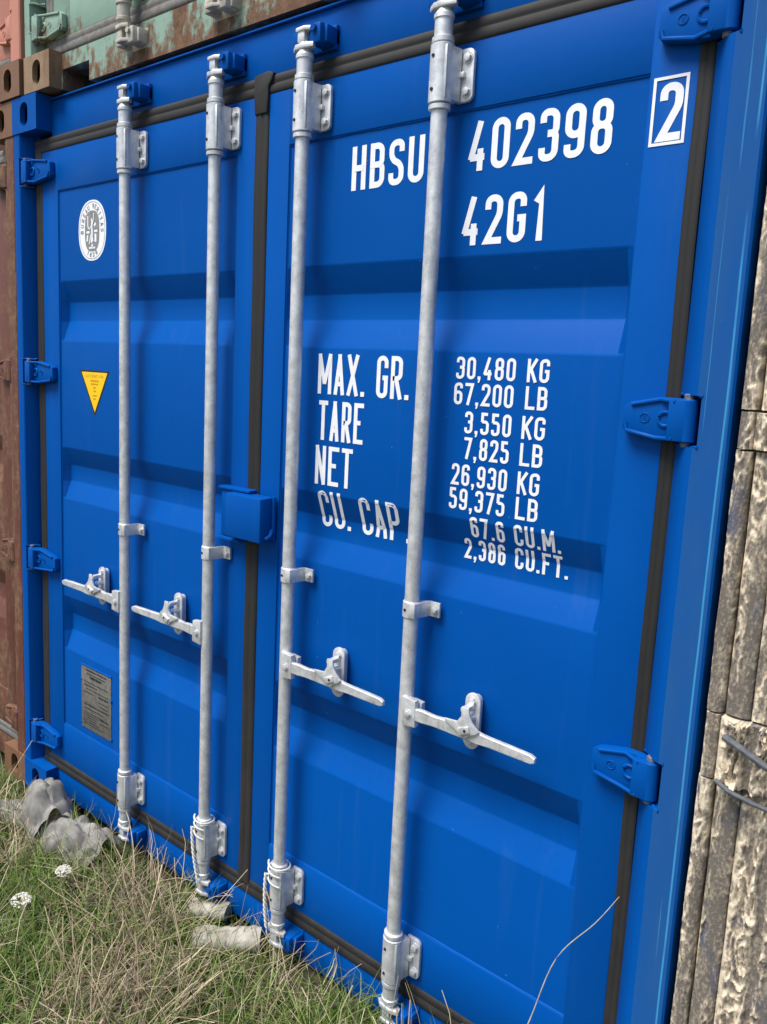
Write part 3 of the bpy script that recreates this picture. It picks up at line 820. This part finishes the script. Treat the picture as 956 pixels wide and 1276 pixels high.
def arc_text(s, a0, a1, ra, rb, h, w, st, flip=False):
    for k, c in enumerate(s):
        if c == ' ': continue
        t = R(a0 + (a1 - a0) * k / (len(s) - 1)); px, pz = cx + ra * math.cos(t), cz + rb * math.sin(t)
        up = Vector((math.cos(t) * rb, math.sin(t) * ra)).normalized()
        if flip: up = -up
        rt = Vector((up.y, -up.x))
        def place(p, l):
            q = Vector((px, pz)) + rt * (p.x - w / 2) + up * (p.y - h / 2); return Vector((q.x, Y - .0010 - l, q.y))
        for j, (cl, pts) in enumerate(glyph_paths(c, w, h, st)): ribbon(bm, pts, cl, st, place, .0003 * (j + 1), 1)
arc_text('BUREAU VERITAS', 182, -2, .058, .079, .016, .0105, .0026)
arc_text('1828', 245, 295, .058, .079, .014, .010, .0026, True)
# white figure, scales and cog shapes inside the oval
def wl(pts, w, lift=.0014):
    ribbon(bm, [Vector(p) for p in pts], False, w, lambda p, l: Vector((cx + p.x, Y - l, cz + p.y)), lift, 0)
wl([(-.004, -.040), (.001, -.012), (-.002, .010), (.000, .028)], .009); wl([(.000, .028), (-.001, .038)], .008, .0018)
wl([(.000, -.008), (.006, -.036)], .006, .0020); wl([(-.004, -.012), (-.016, -.044)], .005, .0022)
wl([(.002, .016), (.010, .034), (.012, .054)], .004, .0024); wl([(-.002, .014), (-.014, .004)], .004, .0026)
wl([(-.024, .048), (-.024, .016), (-.020, .006)], .005, .0014)
wl([(-.032, -.005), (-.014, -.005)], .008, .0014); wl([(.012, -.003), (.032, -.003)], .007, .0014)
wl([(-.026, -.014), (-.028, -.034)], .008, .0014); wl([(.020, -.012), (.020, -.038)], .011, .0014)
wl([(.012, .014), (.022, .022)], .009, .0014); wl([(-.018, -.056), (.018, -.056)], .006, .0014); wl([(0, -.046), (.006, -.052)], .010, .0028)
obj('inspection_sticker', bm, [M_WHITE2, M_GREYINK], dl, smooth=None, label='white oval inspection sticker with grey lettering')
# warning triangle
bm = new(); Y = PD
flat(bm, [(.334, 1.662), (.511, 1.662), (.424, 1.505)], Y - .0006, 1)
flat(bm, [(.346, 1.6555), (.499, 1.6555), (.424, 1.520)], Y - .0010, 0)
yp = lambda x, z: PD + .0004
text(bm, 'ATTENTION', .372, .474, 1.637, .010, .0022, lambda x, z: PD - .0002, mi=2, gap=.003)
for z, w in ((1.624, .046), (1.613, .040), (1.601, .012), (1.589, .010), (1.574, .020), (1.563, .014)):
    x = .423 - w / 2
    while x < .423 + w / 2:
        d = .004 + .004 * random.random()
        flat(bm, [(x, z), (x + d, z), (x + d, z + .005), (x, z + .005)], Y - .0016, 2); x += d + .002
obj('warning_sticker', bm, [M_YELLOW, M_BLACK, M_ORINK], dl, smooth=None, label='yellow triangular warning sticker with black edge')
# data plate
bm = new()
box(bm, .331, .517, PD - .0025, PD, .347, .586, .0008)
tube(bm, [(.327, PD - .002, .590), (.425, PD - .003, .591), (.520, PD - .002, .590)], .0032, 6, 1)
for p in ((.330, .53), (.330, .362), (.518, .50), (.518, .355), (.425, .590)): lathe(bm, [(.005, PD), (.0045, PD - .0045), (.002, PD - .006)], p[0], p[1], 10, 1, axis='y')
rows = [(.572, .36, .49, .006), (.560, .365, .48, .004), (.546, .385, .46, .010), (.528, .35, .50, .003), (.515, .35, .43, .004), (.502, .36, .50, .003), (.488, .345, .41, .003), (.488, .44, .50, .006), (.47, .44, .50, .003), (.455, .44, .50, .003), (.44, .35, .50, .005), (.425, .35, .47, .004)] + [(.41 - .009 * k, .345, .42 + .06 * random.random(), .003) for k in range(6)] + [(.405, .45, .50, .006), (.39, .45, .495, .004)]
for z, a, b, h in rows:
    x = a
    while x < b:
        d = .004 + .012 * random.random()
        flat(bm, [(x, z), (min(x + d, b), z), (min(x + d, b), z + h), (x, z + h)], PD - .0032, 2); x += d + .003
obj('data_plate', bm, [M_PLATE, M_BLUE, M_BLACK], dl, smooth=30, label='dull metal data plate')

# ---- neighbours
green, gl_, gr_ = container('weathered mint green container with rusty bottom rail, stacked on the blue one', (M_MINT, M_GREYG), .080, .004, 2.596, detail=2, castmat=M_MINTC)
hg = hinge(-1, M_MINT, parent=green, loc=(.080 + .050, -.022, 2.596 + .205), L=.150)
for x in (.655, 1.060, 1.47, 1.87):
    rod = lock_rod(green, x, 1, (M_PEB, M_PEB, M_DARK), y=-.041, z0=2.596 - .02, handle=False)
pink, _a, _b = container('faded salmon pink container in the upper left corner, stacked on the brown one', (M_PINK, M_GREYG), .066 - W, -.006, 2.596, castmat=M_OXIDE)
brown, _a, _b = container('rusty red-brown container standing left of the blue one at ground level', (M_BROWN, M_GREYG), -.003 - W, .002, 0.0, frame_mat=M_BROWN, castmat=M_OXIDE)
for cc, ox, oz, mt in ((pink, .066 - W, 2.596, M_PINK), (brown, -.003 - W, 0, M_BROWN)):
    h_ = hinge(1, mt, parent=cc, loc=(ox + W - .078, -.026, oz + HZ[0]))
    for z in HZ[1:]: copy_part(h_, cc, (0, 0, z - HZ[0]))

# ---- the mud-caked container at the right edge
mud, _a, _b = container('dark container caked in pale dried mud, at the right edge of the photo', (M_MUDPAINT, M_GREYG), 2.452, .03, 0.0)
def bark(x, z, k):
    """ridged, torn crust"""
    wx = .010 * noise.noise(Vector((x * 40, z * 18, k))); wz = .03 * noise.noise(Vector((x * 25, z * 12, k + 7)))
    a = noise.fractal(Vector(((x + wx) * 55 + k, (z + wz) * 9, k)), .6, 2.1, 5)
    rd = 1 - abs(noise.noise(Vector(((x + wx) * 95, (z + wz) * 34, k + 5)))) * 3.2
    fn = noise.fractal(Vector((x * 260, z * 150, k + 9)), .7, 2.0, 3)
    return a, rd, fn
def crust(name, x0, x1, z0, z1, yfun, amp, k, parent, nx=40, label=None, closed_depth=.04, bias=0.0):
    nz = int((z1 - z0) / .0027)
    bm = new(); lay = bm.verts.layers.float.new('mud'); rows = []
    for j in range(nz + 1):
        z = z0 + (z1 - z0) * j / nz; row = []
        ex = .0012 * noise.noise(Vector((z * 9, k, 2)))
        for i in range(nx + 1):
            t = i / nx; x = x0 + (x1 - x0) * t
            a, rd, fn = bark(x, z, k)
            cov = 1.35 * noise.noise(Vector((x * 44 + k, z * 1.7, k + 3))) + .55 * a + .22 + bias
            mudf = max(0, min(1, cov * 1.3 + .25 * rd)) 
            hgt = (max(0, a + .45) * .6 + max(0, rd) * .8 * mudf + .28 * fn * mudf) * amp * (.25 + .75 * mudf)
            edge = min(1, min(t, 1 - t) * 9)
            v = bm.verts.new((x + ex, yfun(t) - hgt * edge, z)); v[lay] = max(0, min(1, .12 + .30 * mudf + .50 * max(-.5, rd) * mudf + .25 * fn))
            row.append(v)
        rows.append(row)
    for j in range(nz):
        for i in range(nx): bm.faces.new((rows[j][i], rows[j][i + 1], rows[j + 1][i + 1], rows[j + 1][i]))
    # sides and back, so it has thickness from any side
    for col in (0, nx):
        prev = None
        for j in range(0, nz + 1):
            v = rows[j][col]; b = bm.verts.new((v.co.x, yfun(0) + closed_depth, v.co.z)); b[lay] = .2
            if prev: bm.faces.new((prev[0], v, b, prev[1]))
            prev = (v, b)
    for row in (rows[0], rows[-1]):
        prev = None
        for v in row:
            b = bm.verts.new((v.co.x, yfun(0) + closed_depth, v.co.z)); b[lay] = .3
            if prev: bm.faces.new((prev[0], v, b, prev[1]))
            prev = (v, b)
    bmesh.ops.recalc_face_normals(bm, faces=list(bm.faces))
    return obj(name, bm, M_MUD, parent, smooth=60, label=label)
rnd = lambda r, y: (lambda t: y - r * math.sqrt(max(0, 1 - (2 * t - 1) ** 2)) + r)
segs = [(-.02, .995), (1.125, 1.600), (1.672, 2.59)]
for q, (a, b) in enumerate(segs):
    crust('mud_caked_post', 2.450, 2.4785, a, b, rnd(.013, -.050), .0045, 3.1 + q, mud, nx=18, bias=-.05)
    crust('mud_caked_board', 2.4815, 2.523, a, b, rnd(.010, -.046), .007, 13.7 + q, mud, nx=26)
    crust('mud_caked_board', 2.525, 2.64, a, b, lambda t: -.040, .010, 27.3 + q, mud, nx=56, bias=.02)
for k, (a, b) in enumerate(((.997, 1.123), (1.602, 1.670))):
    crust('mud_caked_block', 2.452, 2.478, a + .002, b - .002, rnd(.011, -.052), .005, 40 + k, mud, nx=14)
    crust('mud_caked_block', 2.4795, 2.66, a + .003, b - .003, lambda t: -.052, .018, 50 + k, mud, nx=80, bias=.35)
for pts, rr, lb in (([(2.492, -.070, 1.092), (2.52, -.082, 1.086), (2.56, -.086, 1.070), (2.62, -.084, 1.050), (2.72, -.07, 1.02)], .0065, 'upper grey strap'),
                    ([(2.484, -.064, 1.004), (2.51, -.074, .996), (2.55, -.080, .992), (2.62, -.078, .985), (2.72, -.066, .97)], .0045, 'lower grey strap')):
    bm = new(); tube(bm, pts, rr, 10)
    obj('strap', bm, M_CABLE, mud, label=lb)

# ------------------------------------------------------------------ small things on the rods and the ground
def rope(x, y, ztop, zbot, label, seed, tail=.0):
    rnd_ = random.Random(seed); bm = new()
    # two turns round the collar, then a twisted two-strand tail hanging down the left of the bracket
    for strand in (0, 1):
        pts = []
        for k in range(40):
            t = k / 39; a = math.pi * (1.15 + 2.6 * t)
            pts.append((x + .031 * math.cos(a), y + .031 * math.sin(a), ztop - .050 * t * (1 if strand else .5) + .006 * math.sin(3 * t + strand)))
        tube(bm, pts, .0026, 6)
    n = 70
    for strand in (0, 1):
        pts = []
        for k in range(n):
            t = k / (n - 1); ph = t * 34 + strand * math.pi
            pts.append((x - .026 + .030 * t ** 1.3 + tail * t + .0028 * math.cos(ph), y - .026 - .004 * math.sin(3 * t) + .0028 * math.sin(ph), ztop - .03 - (ztop - .03 - zbot) * t))
        tube(bm, pts, .0029, 6)
    for q in range(3):
        a = rnd_.uniform(-.6, .6)
        tube(bm, [(x + .004 + tail, y - .026, zbot), (x + .004 + tail + .010 * a, y - .030, zbot - .012), (x + .004 + tail + .02 * a, y - .026, zbot - .026)], .0012, 5)
    return tag(obj('rope', bm, M_ROPE), label, 'rope')
rope(1.078, -.045, .318, .125, 'white twisted rope looped round the foot of the second lock rod from the left', 3)
rope(1.400, -.045, .316, .120, 'white twisted rope hanging at the foot of the third lock rod from the left', 5, tail=-.022)

def crumpled(name, label, cat, cx, cy, cz, rx, ry, rz, mat, seed, rot=0.0):
    """a stiff sheet folded over into a hump, with creases and ragged borders"""
    bm = new(); nu, nv = 34, 40; rows = []
    M = Matrix.Translation((cx, cy, cz)) @ Matrix.Rotation(rot, 4, 'Z')
    for i in range(nu + 1):
        u = 2 * i / nu - 1; row = []
        for j in range(nv + 1):
            v = j / nv
            a = math.pi * (.02 + .86 * v)
            q = Vector((u * 1.7 + seed, v * 3.0, seed * .7))
            vor = noise.voronoi(q * 1.15)[0]; crease = min(.5, vor[1] - vor[0])
            k = 1 + .34 * (crease - .2) + .16 * noise.noise(q * 1.2)
            uu = u * (1 + .12 * noise.noise(Vector((v * 4, seed, 1)))) 
            top = 1 - .28 * u * u + .2 * noise.noise(Vector((u * 2, seed, 5)))
            p = Vector((uu * rx + .25 * rx * math.sin(a) * noise.noise(Vector((seed, v * 2, 3))), -ry * math.cos(a) * k, rz * (1.15 * math.sin(a)) * k * top))
            row.append(bm.verts.new(M @ p))
        rows.append(row)
    fs = [bm.faces.new((rows[i][j], rows[i + 1][j], rows[i + 1][j + 1], rows[i][j + 1])) for i in range(nu) for j in range(nv)]
    bmesh.ops.solidify(bm, geom=fs, thickness=.003)
    return tag(obj(name, bm, mat, smooth=24), label, cat)
crumpled('crumpled_sheet', 'crumpled grey sheet standing against the sill at the left, largest of the litter', 'litter', .285, -.120, -.045, .110, .080, .165, M_SACK, 4.2, R(-18))
crumpled('crumpled_sheet', 'low crumpled grey sheet lying to the right of the biggest grey one', 'litter', .480, -.110, -.050, .135, .080, .110, M_SACK, 9.1, R(12))
crumpled('crumpled_sheet', 'flat grey scrap at the foot of the brown container, far left', 'litter', .085, -.150, -.050, .12, .07, .035, M_SACK, 2.6, R(30))
def slab(name, label, cat, c, L, wd, h, rot, mat, seed):
    bm = new(); n = 26
    for i in range(n + 1):
        t = i / n
    rings = []
    for i in range(n + 1):
        t = i / n - .5; ring = []
        for k in range(14):
            a = 2 * math.pi * k / 14
            e = noise.noise(Vector((t * 9, math.cos(a), seed)))
            w_ = wd * (1 + .14 * e) * (1 if abs(t) < .46 else .86)
            ring.append(bm.verts.new((t * L, w_ * .5 * math.copysign(abs(math.cos(a)) ** .6, math.cos(a)), h * .5 * math.copysign(abs(math.sin(a)) ** .7, math.sin(a)) * (1 + .2 * e) + .008 * math.sin(t * 3))))
        rings.append(ring)
    for i in range(n):
        for k in range(14): bm.faces.new((rings[i][k], rings[i][(k + 1) % 14], rings[i + 1][(k + 1) % 14], rings[i + 1][k]))
    bm.faces.new(rings[0]); bm.faces.new(rings[-1]); bmesh.ops.recalc_face_normals(bm, faces=list(bm.faces))
    bmesh.ops.transform(bm, matrix=Matrix.Translation(c) @ Matrix.Rotation(rot[2], 4, 'Z') @ Matrix.Rotation(rot[1], 4, 'Y'), verts=bm.verts)
    return tag(obj(name, bm, mat, smooth=40), label, cat)
slab('wood_offcut', 'larger pale cream board half sunk in the grass below the lock rods', 'board', (1.245, -.095, .020), .20, .075, .055, (0, 0, R(38)), M_CREAM, 1.0)
slab('wood_offcut', 'smaller pale cream board end lying just behind the bigger one, under the sill', 'board', (1.105, -.045, .020), .13, .07, .04, (0, 0, R(24)), M_CREAM, 5.0)
def flower(x, y, z, r, label):
    t = thing('dried_flower', label, 'flower', (x, y, gz(x, y)))
    bm = new(); 
    for k in range(150):
        a = random.random() * 6.283; q = r * math.sqrt(random.random())
        c = Vector((x + q * math.cos(a), y + q * math.sin(a), z + .014 * (1 - (q / r) ** 2) + random.uniform(-.003, .003)))
        m_ = Matrix.Translation(c) @ Matrix.Diagonal((1, 1, .7, 1))
        bmesh.ops.create_icosphere(bm, subdivisions=1, radius=random.uniform(.0022, .0042), matrix=m_)
    obj('flower_head', bm, M_FLOWER, t)
    bm = new()
    for k in range(9):
        a = k * 2.4; tube(bm, [(x, y, z - .04), (x + r * .6 * math.cos(a), y + r * .6 * math.sin(a), z - .002)], .0009, 5)
    tube(bm, [(x, y, gz(x, y)), (x + .004, y, (z - .04 + gz(x, y)) / 2), (x, y, z - .04)], .0016, 6)
    obj('stem', bm, M_STRAW, t)
flower(.763, -.486, .100, .030, 'dried white flower head in the grass, nearest the left edge of the photo')
flower(.676, -.290, .060, .026, 'dried white flower head in the grass near the crumpled grey sheets')

def stalk(pts, r, label, taper=.35):
    # smooth through the points
    P = [Vector(p) for p in pts]; out = []
    for i in range(len(P) - 1):
        p0 = P[max(i - 1, 0)]; p1 = P[i]; p2 = P[i + 1]; p3 = P[min(i + 2, len(P) - 1)]
        for k in range(6):
            t = k / 6; out.append(.5 * ((2 * p1) + (p2 - p0) * t + (2 * p0 - 5 * p1 + 4 * p2 - p3) * t * t + (3 * p1 - p0 - 3 * p2 + p3) * t ** 3))
    out.append(P[-1]); bm = new(); tube(bm, out, r, 6, taper=taper)
    return tag(obj('dry_stalk', bm, M_STRAW), label, 'stalk', 'tall dry stalks rising in front of the doors')
stalk([(2.115, -.14, gz(2.1, -.14)), (2.16, -.12, .22), (2.195, -.105, .36), (2.237, -.1, .524), (2.310, -.1, .645), (2.350, -.1, .722)], .0017, 'longest pale stalk arching up to the right across the right-hand door')
stalk([(1.800, -.13, gz(1.8, -.13)), (1.845, -.12, .12), (1.868, -.12, .28)], .0015, 'upright dry stalk just right of the foot of the rightmost lock rod')
stalk([(1.905, -.15, gz(1.9, -.15)), (1.906, -.15, .10), (1.902, -.15, .245)], .0020, 'short thick dry stalk to the right of the upright ones by the rightmost rod')
stalk([(1.60, -.24, gz(1.6, -.24)), (1.70, -.22, .10), (1.757, -.20, .22)], .0016, 'dry stalk crossing the foot of the rightmost lock rod from the left')
stalk([(1.50, -.20, gz(1.5, -.2)), (1.545, -.16, .10), (1.555, -.14, .215)], .0016, 'upright dry stalk between the third and the rightmost lock rods')
stalk([(.27, -.42, gz(.3, -.4)), (.285, -.36, .10), (.31, -.26, .26), (.335, -.20, .36)], .0022, 'long pale stalk leaning across the bottom corner of the brown container')
stalk([(.60, -.17, gz(.6, -.17)), (.66, -.13, .08), (.70, -.11, .19), (.70, -.10, .30)], .0013, 'thin dark upright stalk right of the leftmost lock rod foot', .3)

# ------------------------------------------------------------------ grass (nobody could count it)
def blades(name, n, mat, region, hrange, wrange, lean, seed, label=None, tone=(0, 1), flat_=False, clump=1.0, patch=0.0):
    rg = random.Random(seed); verts = []; faces = []; tones = []
    for _ in range(n):
        for _try in range(30):
            x = rg.uniform(*region[0]); y = rg.uniform(*region[1])
            dens = noise.noise(Vector((x * 5.5, y * 5.5, seed))) * .9 + .5 + .6 * noise.noise(Vector((x * 17, y * 17, seed + 4)))
            pt = noise.noise(Vector((x * 2.3 + 5, y * 2.3, 1.7))) * 2.2 + .35 * noise.noise(Vector((x * 9, y * 9, 2)))
            if rg.random() < (dens + patch * pt) * clump and not (y > -.02): break
        h = rg.uniform(*hrange) * (1 - .30 * max(0, min(1, (.9 - x) / .5))) * (1 + .35 * noise.noise(Vector((x * 3, y * 3, seed + 8)))); w = rg.uniform(*wrange)
        ang = rg.uniform(0, 6.283); d = Vector((math.cos(ang), math.sin(ang), 0)); ln = rg.uniform(*lean)
        side = Vector((-d.y, d.x, 0)).lerp(Vector((rg.uniform(-1, 1), rg.uniform(-1, 1), 0)), .4).normalized()
        p = Vector((x, y, gz(x, y) - .004)); th = rg.uniform(.0, .35) if not flat_ else rg.uniform(.6, 1.2); tn = rg.uniform(*tone)
        if flat_: p.z += rg.uniform(0, .05)
        S = 5; base = len(verts); seg = h / S; kink = rg.randint(1, S) if rg.random() < .35 else -1
        for k in range(S + 1):
            ww = w * (1 - (k / S) ** 1.6) * .5 + .0002
            if flat_: ww = w * .5
            verts.append(p + side * ww); verts.append(p - side * ww); tones += [tn, tn]
            th += ln / S * (1.2 if not flat_ else rg.uniform(-.5, 1.2))
            if k == kink: th += rg.uniform(.3, 1.0)
            st = Vector((d.x * math.sin(th), d.y * math.sin(th), math.cos(th))) * seg
            p = p + st
            g_ = gz(p.x, p.y)
            if p.z < g_ + .003: p.z = g_ + .003
            if p.y > -.01: p.y = -.01
            d = (d + Vector((rg.uniform(-.2, .2), rg.uniform(-.2, .2), 0))).normalized()
        for k in range(S):
            a = base + 2 * k; faces.append((a, a + 1, a + 3, a + 2))
    me = bpy.data.meshes.new(name); me.from_pydata(verts, [], faces); me.materials.append(mat)
    at = me.attributes.new('tone', 'FLOAT', 'POINT'); at.data.foreach_set('value', tones)
    me.polygons.foreach_set('use_smooth', [True] * len(me.polygons))
    o = bpy.data.objects.new(name, me); COL.objects.link(o); o['kind'] = 'stuff'
    if label: o['label'] = label
    return o
REG = ((-.6, 2.6), (-1.15, -.02))
blades('grass', 20000, M_GRASS, REG, (.06, .17), (.0018, .0044), (.5, 1.9), 11, 'short green grass growing in front of the containers', patch=-.7)
blades('dry_grass', 7500, M_DRY, ((-.6, 2.6), (-1.15, -.09)), (.08, .30), (.0010, .0028), (.3, 1.6), 23, 'tangled straw coloured dry grass among the green', tone=(.0, 1), flat_=True, patch=1.1)
blades('tall_grass', 4800, M_GRASS, ((-.6, 2.5), (-.9, -.03)), (.12, .25), (.0022, .0046), (.2, 1.3), 31, 'taller green blades along the sill', patch=-.4)
blades('tall_dry_grass', 800, M_DRY, ((-.2, 2.1), (-.6, -.08)), (.12, .30), (.0010, .0022), (.3, 1.8), 37, 'thin dry stems bending over the grass', tone=(.4, 1))
blades('weeds', 900, M_GRASS, REG, (.03, .08), (.008, .016), (.9, 2.2), 43, 'broad leaved weeds scattered through the grass', tone=(0, .6))
blades('outlying_grass', 12000, M_GRASS, ((-2.6, 4.2), (-2.6, -.10)), (.05, .15), (.0025, .005), (.5, 1.9), 51, 'thinner grass further out over the yard')
